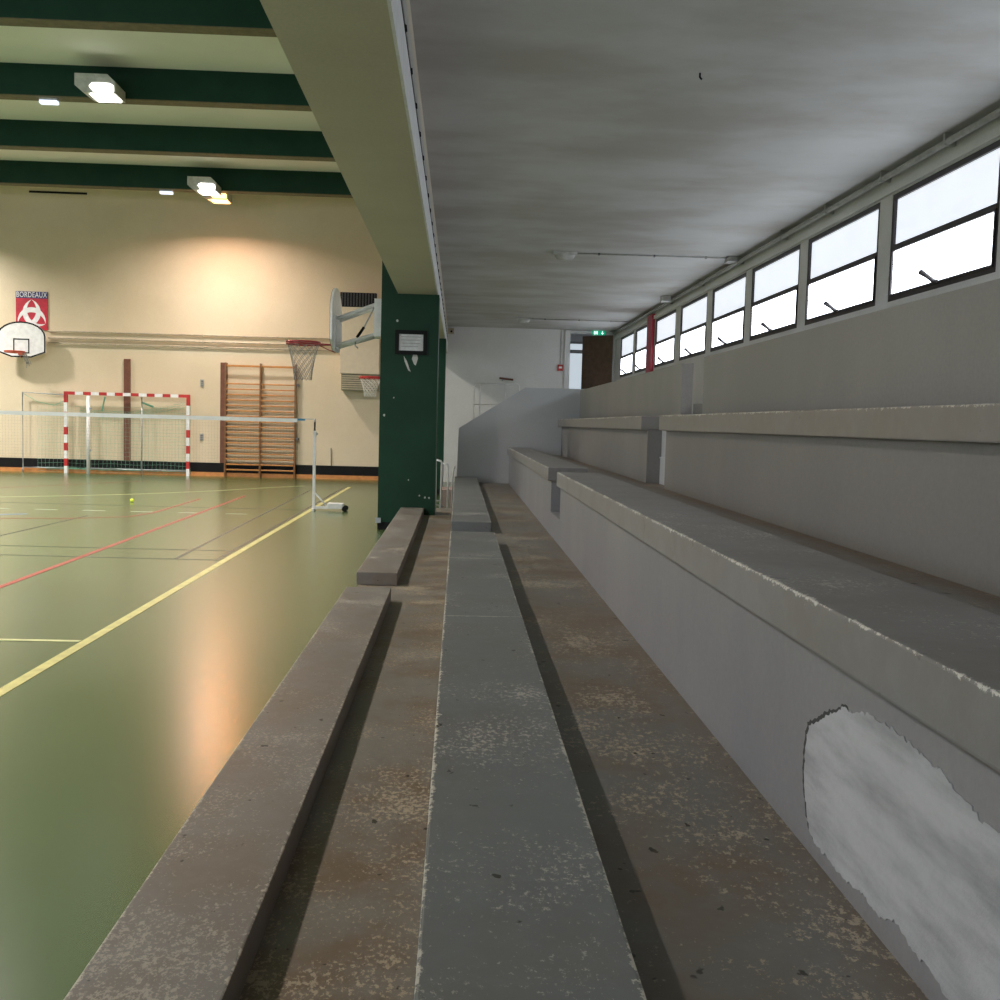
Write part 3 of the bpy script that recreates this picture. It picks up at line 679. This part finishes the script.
# folded side frames
bm = B(); xo = XG-1.08; yf = YG+.09
tube(bm, [(XG+.04, yf, 1.99), (xo, yf, 2.03), (xo, yf, .12), (XG+.04, yf, .12)], .018, 8); tube(bm, [(XG+.04, yf, 1.99), (XG+.04, YG+.03, 1.99)], .018, 8); tube(bm, [(XG+.04, yf, .12), (XG+.04, YG+.03, .12)], .018, 8)
tube(bm, [(xo, yf, .12), (xo, yf, 0.003)], .02, 8)
o = obj('folding_frame', bm, 'steel', g); o['label'] = 'grey tubular side frame folded out to the left'
bm = B(); xo2 = XG+1.92
tube(bm, [(XG+3.12, yf, .12), (XG+.5, yf, .13)], .018, 8); tube(bm, [(xo2, yf, .003), (xo2, yf, 2.0)], .018, 8); tube(bm, [(XG+3.12, yf, .12), (XG+3.12, YG+.03, .12)], .018, 8)
tube(bm, [(xo2, yf, 2.0), (xo2, YG+.02, 2.02)], .015, 8)
o = obj('folding_frame', bm, 'steel', g); o['label'] = 'grey tubular side frame folded in behind the goal mouth'
# net: hangs close to the wall, sagging at the top, spread to the left
bm = B()
def top_z(x):
    f = (x-(XG-.75))/(3.16+.75)
    sag = .0
    if x < XG: return 1.98-.28*math.sin(min(1, (XG-x)/.75)*PI/2*1.1)
    return 1.80-.20*math.sin(min(1, (x-XG)/1.1)*PI/2) + (.30*max(0, (x-XG-1.6)/1.5))
ynet = lambda x, z: YG+.13+.015*math.sin(x*9+z*4)
nx = 40; cols = [XG-.72+(3.16+.70)*i/nx for i in range(nx+1)]
for i, x in enumerate(cols):
    zt = top_z(x); tube(bm, [(x+.01*math.sin(j*2.1+i), ynet(x, zt*j/7), .03+(zt-.03)*j/7) for j in range(8)], .0022, 3, False)
for j in range(17):
    zz = .04+j*.105
    row = [(x, ynet(x, zz), zz+.012*math.sin(x*5+j)) for x in cols if top_z(x) > zz]
    if len(row) > 1: tube(bm, row, .0022, 3, False)
nt_ = obj('goal_net', bm, 'greennet', g)
bm = B()                                                # bunched net along the sagging upper edge and on the ground
for q in range(9):
    dz = -.012*q
    tube(bm, [(x, ynet(x, 1.7)+random.uniform(-.02, .02), top_z(x)+dz*1.6+random.uniform(-.03, .03)) for x in cols if x > XG+.25], .0022, 3, False)
for q in range(5):
    tube(bm, [(x, YG+.13+.012*(q % 5)+random.uniform(-.02, .02), (.09+.010*q)+random.uniform(-.005, .01)) for x in cols if x > XG-.6], .006, 3, False)
tube(bm, [(XG-1.06, yf, 2.0), (XG-.72, ynet(XG, 1.7), 1.80), (XG-.3, ynet(XG, 1.7), 1.72), (XG+.0, YG+.05, 1.85)], .006, 4)
tube(bm, [(XG+.9, ynet(XG, 1.7), 1.60), (XG+.98, ynet(XG, 1.7), 1.97)], .02, 5); tube(bm, [(XG+1.92, ynet(XG, 1.7), 1.85), (XG+2.2, ynet(XG, 1.7), 1.75)], .025, 5)
obj('gathered_cord', bm, 'greennet', nt_)
vp = thing('net_post', (-9.40, 26.86, 0), 'thick white net post standing in the goal mouth', 'post')
bm = B(); tube(bm, [(-9.40, 26.86, 0.0), (-9.397, 26.86, 1.975)], .045, 12); obj('post_tube', bm, 'white', vp)
bm = B(); tube(bm, [(-9.397, 26.86, 1.976), (-9.397, 26.86, 1.99)], .03, 10); obj('cap', bm, 'steel', vp)
for z_ in (.57, 1.64): obj('fitting', bx(-9.355, -9.325, 26.83, 26.89, z_, z_+.05), 'steel', vp)

# ------------------------------------------------------------------ end wall fittings
tag(obj('wall_post', bx(-8.60, -8.44, YE-.05, YE-.001, .352, 2.95), 'wood_brown'), 'red-brown timber board fixed to the cream wall behind the goal', 'board')
tag(obj('wall_board', bx(-6.15, -5.975, YE-.05, YE-.001, .352, 2.93), 'wood_brown'), 'red-brown timber board on the left side of the wall bars', 'board')
for z_, lab in ((2.394, 'upper small grey wall socket between goal and wall bars'), (1.007, 'lower small grey wall socket between goal and wall bars')):
    t = thing('wall_socket', (-6.625, YE-.02, z_-.09), lab, 'socket', 'wall sockets')
    obj('plate', bx(-6.67, -6.58, YE-.03, YE-.001, z_-.09, z_+.09, bev=.004), 'conduit', t)
    for k in range(3): obj('slot', bx(-6.655, -6.595, YE-.034, YE-.0302, z_-.07+k*.05, z_-.04+k*.05), 'knob', t)
wb = thing('wall_bars', (-5.12, YE-.1, 0), 'orange wooden wall bars in two bays on the cream end wall', 'wall bars')
for x in (-6.00, -5.11, -4.22): obj('upright', bx(x-.022, x+.022, YE-.16, YE-.052, .0, 2.93, bev=.004), 'wood_edge', wb)
for xa, xb in ((-5.976, -5.134), (-5.086, -4.244)):
    zs_ = [2.85] + [2.395-.1378*k for k in range(17)]
    for k, z_ in enumerate(zs_):
        bm = B(); box(bm, xa, xb, YE-.165, YE-.13, z_-.026, z_+.026, bev=.008) if k == 0 else box(bm, xa, xb, YE-.155, YE-.12, z_-.018, z_+.018, bev=.008)
        obj('rung', bm, 'wood_orange', wb)
for z_ in (2.40, 1.02): obj('wall_hook', bx(-4.196, -4.14, YE-.14, YE-.001, z_-.03, z_+.03), 'knob', wb)
rod = thing('leaning_rod', (-3.28, YE-.04, .35), 'thin dark rod standing against the cream wall right of the wall bars', 'rod')
bm = B(); tube(bm, [(-3.285, YE-.05, .352), (-3.30, YE-.03, .81)], .012, 6); obj('rod', bm, 'knob', rod)
for k, (z_, lab) in enumerate(((3.60, 'topmost of three cream pipes along the end wall'), (3.43, 'middle of three cream pipes along the end wall'), (3.30, 'lowest of three cream pipes along the end wall'))):
    t = thing('wall_pipe', (-6, YE-.05, z_-.03), lab, 'pipe', 'wall pipes')
    bm = B(); tube(bm, [(-10.5, YE-.045, z_), (-1.3, YE-.045, z_+.02)], .022, 8); obj('pipe', bm, 'pipe', t)
    for x in (-8.8, -6.6, -4.5, -2.4): obj('pipe_clip', bx(x-.015, x+.015, YE-.07, YE-.001, z_-.028, z_+.03), 'pipe', t)
tag(obj('vent_slot', bx(-10.97, -9.53, YE-.015, YE-.001, 7.05, 7.10), 'black'), 'narrow dark slot high on the cream wall under the roof beam', 'vent')
# heater
ht = thing('air_heater', (-2.56, YE-.25, 2.30), 'beige air heater cabinet with a dark grille on top, high on the end wall', 'heater')
obj('cabinet', bx(-3.05, -2.06, YE-.48, YE-.001, 2.72, 4.40, bev=.012), 'heater', ht)
gl = obj('top_grille', bx(-3.07, -2.16, YE-.49, YE-.30, 4.405, 4.76), 'black', ht); gl['label'] = 'dark slotted intake grille'
for k in range(12): obj('slat', bx(-3.03+k*.075, -3.03+k*.075+.012, YE-.497, YE-.4905, 4.42, 4.745), 'knob', gl)
lv = obj('outlet', bx(-3.02, -2.10, YE-.42, YE-.001, 2.30, 2.715), 'louvre', ht); lv['label'] = 'louvred outlet below the cabinet'
bm = B()
for k in range(7): obj('louvre_blade', bx(-3.0, -2.12, YE-.455, YE-.4205, 2.33+k*.055, 2.345+k*.055), 'heater', lv)
# city sign
X0, X1, Z0, Z1 = -11.31, -10.52, 3.62, 4.58
sg = thing('city_sign', ((X0+X1)/2, YE-.03, Z0), 'red square sign with white interlaced crescents and a navy BORDEAUX strip', 'sign')
obj('red_panel', bx(X0, X1, YE-.03, YE-.001, Z0, Z1-.17), 'signred', sg)
ban = obj('navy_strip', bx(X0, X1, YE-.03, YE-.001, Z1-.169, Z1), 'signblue', sg)
fc = bpy.data.curves.new('lettering', 'FONT'); fc.body = 'BORDEAUX'; fc.size = .19; fc.extrude = .002; fc.align_x = 'CENTER'; fc.align_y = 'CENTER'; fc.space_character = 1.08
tmp = bpy.data.objects.new('lettering', fc); C.objects.link(tmp)
bpy.context.view_layer.update()
me = bpy.data.meshes.new_from_object(tmp.evaluated_get(bpy.context.evaluated_depsgraph_get()))
bpy.data.objects.remove(tmp)
wd = max(v.co.x for v in me.vertices)-min(v.co.x for v in me.vertices)
me.transform(Matrix.Scale(.76/wd, 4, (1, 0, 0)))
me.materials.clear(); me.materials.append(M['white'])
lo = bpy.data.objects.new('lettering', me); C.objects.link(lo); lo.parent = ban
lo.rotation_euler = (PI/2, 0, 0); lo.location = Vector(((X0+X1)/2, YE-.0325, Z1-.085)) - wpos[ban.name]
cx, cz, R = (X0+X1)/2, Z0+.36, .40
V3 = [Vector((math.cos(a), math.sin(a)))*R for a in (PI/2, PI/2+2*PI/3, PI/2+4*PI/3)]
def arc(a, b_, h, n=18):                               # circular arc from a to b bulging by h on the left
    mid = (a+b_)/2; ch = (b_-a); L_ = ch.length; nrm_ = Vector((-ch.y, ch.x)).normalized()
    r_ = (L_*L_/4+h*h)/(2*h); c_ = mid+nrm_*(h-r_)
    t0 = math.atan2((a-c_).y, (a-c_).x); t1 = math.atan2((b_-c_).y, (b_-c_).x)
    while t1 > t0: t1 -= 2*PI
    return [c_+Vector((math.cos(t0+(t1-t0)*k/n), math.sin(t0+(t1-t0)*k/n)))*r_ for k in range(n+1)]
for k in range(3):
    a_, b_ = V3[(k+1) % 3], V3[(k+2) % 3]
    if ((b_-a_).x*(-V3[k].y)+ (b_-a_).y*V3[k].x) * -1 > 0 and False: a_, b_ = b_, a_
    n1 = Vector((-(b_-a_).y, (b_-a_).x))
    if n1.dot(V3[k]) < 0: a_, b_ = b_, a_
    o_, i_ = arc(a_, b_, R*1.02), arc(a_, b_, R*.70)
    bm = B(); yy = YE-.0315-.0006*k
    for q in range(18):
        ps = [o_[q], o_[q+1], i_[q+1], i_[q]]
        if q == 0: ps = [o_[0], o_[1], i_[1]]
        if q == 17: ps = [o_[17], o_[18], i_[17]]
        prism(bm, [(cx+v.x, yy, cz+v.y) for v in ps], (0, .001, 0))
    obj('crescent', bm, 'white', sg)

# ------------------------------------------------------------------ badminton
bp = thing('badminton_post', (-2.427, 17.69, 0), 'white badminton post on a weighted wheeled base holding the net', 'post')
x, y = -2.427, 17.69
obj('post_tube', bx(x-.024, x+.024, y-.024, y+.024, .06, 1.35, bev=.004), 'white', bp)
bm = B(); tube(bm, [(x, y, 1.351), (x, y, 1.50)], .014, 8); obj('top_rod', bm, 'black', bp)
bm = B(); tube(bm, [(x, y, 1.501), (x, y, 1.555)], .016, 8); sphere(bm, (x+.035, y-.0, 1.30), .022); obj('tip', bm, 'whitegrey', bp)
bm = B(); box(bm, x-.03, x+.30, y-.025, y+.025, .035, .075); tube(bm, [(x+.02, y, .30), (x+.22, y, .08)], .014, 8); box(bm, x-.02, x+.02, y-.14, y+.14, .001, .04); obj('foot', bm, 'white', bp)
bm = B(); box(bm, x+.24, x+.50, y-.12, y+.12, .045, .135, bev=.008); obj('weight', bm, 'white', bp)
for s in (-.10, .10):
    bm = B(); tube(bm, [(x+.53, y+s-.02, .047), (x+.53, y+s+.02, .047)], .046, 14); box(bm, x+.49, x+.55, y+s-.008, y+s+.008, .055, .075); obj('wheel', bm, 'black', bp)
nn = thing('badminton_net', (-5.6, 17.69, .77), 'badminton net stretched across the court with a bright white tape', 'net')
xl, xr = -8.75, -2.72
bm = B(); box(bm, xl, xr, y-.004, y+.004, 1.485, 1.55); obj('tape', bm, 'tape', nn)
bm = B(); box(bm, xr+.001, xr+.13, y-.004, y+.004, 1.515, 1.55); o = obj('tape_end', bm, 'bluetape', nn); o['label'] = 'blue end of the tape'
bm = B(); tube(bm, [(xr+.13, y, 1.545), (x-.02, y, 1.545)], .004, 5); obj('cord', bm, 'bluetape', nn)
bm = B()
k = 0; q = xl
while q < xr: box(bm, q, q+.0007, y-.0003, y+.0003, .79, 1.485); q += .05
for k in range(14): box(bm, xl, xr, y-.0003, y+.0003, .79+k*.05, .7907+k*.05)
obj('netting', bm, 'darknet', nn)
bm = B(); sphere(bm, (-5.72, 18.5, .034), .034)
tag(obj('tennis_ball', bm, 'ball'), 'yellow-green tennis ball lying on the green floor', 'ball')

# ------------------------------------------------------------------ lamps
def floodlight(x, y, zc_, lab, lens, energy, col, back=False, tilt=0, spread=124, size=(.50, .42)):
    t = thing('floodlight', (x, y, zc_-.12), lab, 'lamp', 'hall floodlights')
    bm = B()
    prism(bm, [(x-.33, y-.26, zc_+.17), (x+.20, y-.26, zc_+.17), (x+.33, y-.26, zc_+.04), (x+.33, y-.26, zc_-.13), (x-.18, y-.26, zc_-.13), (x-.33, y-.26, zc_-.02)], (0, .52, 0))
    obj('housing', bm, 'whitegrey', t)
    obj('lamp_glass', bx(x-.10, x+.29, y-.20, y+.20, zc_-.15, zc_-.131), lens, t)
    bm = B(); prism(bm, [(x-.02, y-.262, zc_-.115), (x+.30, y-.262, zc_-.115), (x+.30, y-.262, zc_-.02), (x+.24, y-.262, zc_+.02), (x-.04, y-.262, zc_+.02), (x-.09, y-.262, zc_-.03)], (0, -.008, 0))
    obj('lamp_front', bm, lens, t)
    obj('bracket', bx(x-.12, x+.12, y+.261, y+.339, max(zc_-.02, 6.90), zc_+.13) if not back else bx(x-.12, x+.12, y-.318, y-.271, 6.90, zc_+.13), 'steel', t)
    ld = bpy.data.lights.new('lamp_light', 'AREA'); ld.shape = 'RECTANGLE'; ld.size, ld.size_y = size; ld.energy = energy; ld.color = col; ld.spread = math.radians(spread)
    lo_ = bpy.data.objects.new('lamp_light', ld); C.objects.link(lo_); lo_.parent = t; lo_.location = (.05, 0, -.04); lo_.rotation_euler = (-math.radians(tilt), 0, 0)
    return t
WH = (1, .94, .88)
floodlight(-6.09, 18.0, 6.92, 'lit white floodlight on the front of the second green roof beam', 'lamp_white', 640, WH, tilt=-10, spread=144)
floodlight(-6.06, 24.98, 6.88, 'far lit white floodlight on the front of the last green roof beam', 'lamp_white', 190, WH, spread=150)
floodlight(-6.0, 25.92, 6.88, 'orange glowing floodlight just behind the last green roof beam', 'lamp_orange', 100, (1, .32, .05), back=True, tilt=24, spread=180, size=(.42, .30))
floodlight(-6.145, 11.02, 6.90, 'white floodlight above the viewer, outside the picture', 'lamp_white', 430, WH)
floodlight(-6.145, 4.04, 6.90, 'white floodlight behind the viewer, outside the picture', 'lamp_white', 380, WH)
for yy, lb, en in ((24.98, 'far', 480), (18.0, 'second', 700), (11.02, 'third', 560), (4.04, 'last', 400)):
    floodlight(-14, yy, 6.90, '%s white floodlight of the outer row, left of the picture' % lb, 'lamp_white', en, WH, tilt=0, spread=140)
def emergency(x, y, zc_, yb, lab):
    t = thing('emergency_light', (x, y, zc_-.05), lab, 'lamp', 'emergency lights')
    obj('diffuser', bx(x-.15, x+.15, y-.06, y+.06, zc_-.055, zc_+.0, bev=.012), 'lamp_blue', t)
    obj('back_plate', bx(x-.15, x+.15, y-.05, y+.05, zc_+.001, 6.868), 'whitegrey', t)
emergency(-7.11, 18.47, 6.835, 0, 'small cool white emergency light under the second green roof beam')
emergency(-7.07, 25.46, 6.835, 0, 'small cool white emergency light under the last green roof beam')

# ------------------------------------------------------------------ world and view
wd_ = bpy.data.worlds.new('world'); S.world = wd_; wd_.use_nodes = True
wd_.node_tree.nodes['Background'].inputs[0].default_value = (.6, .7, .85, 1); wd_.node_tree.nodes['Background'].inputs[1].default_value = .6
S.view_settings.view_transform = 'Standard'; S.view_settings.look = 'None'
S.view_settings.exposure = 0.0; S.view_settings.gamma = 1; S.view_settings.use_curve_mapping = False
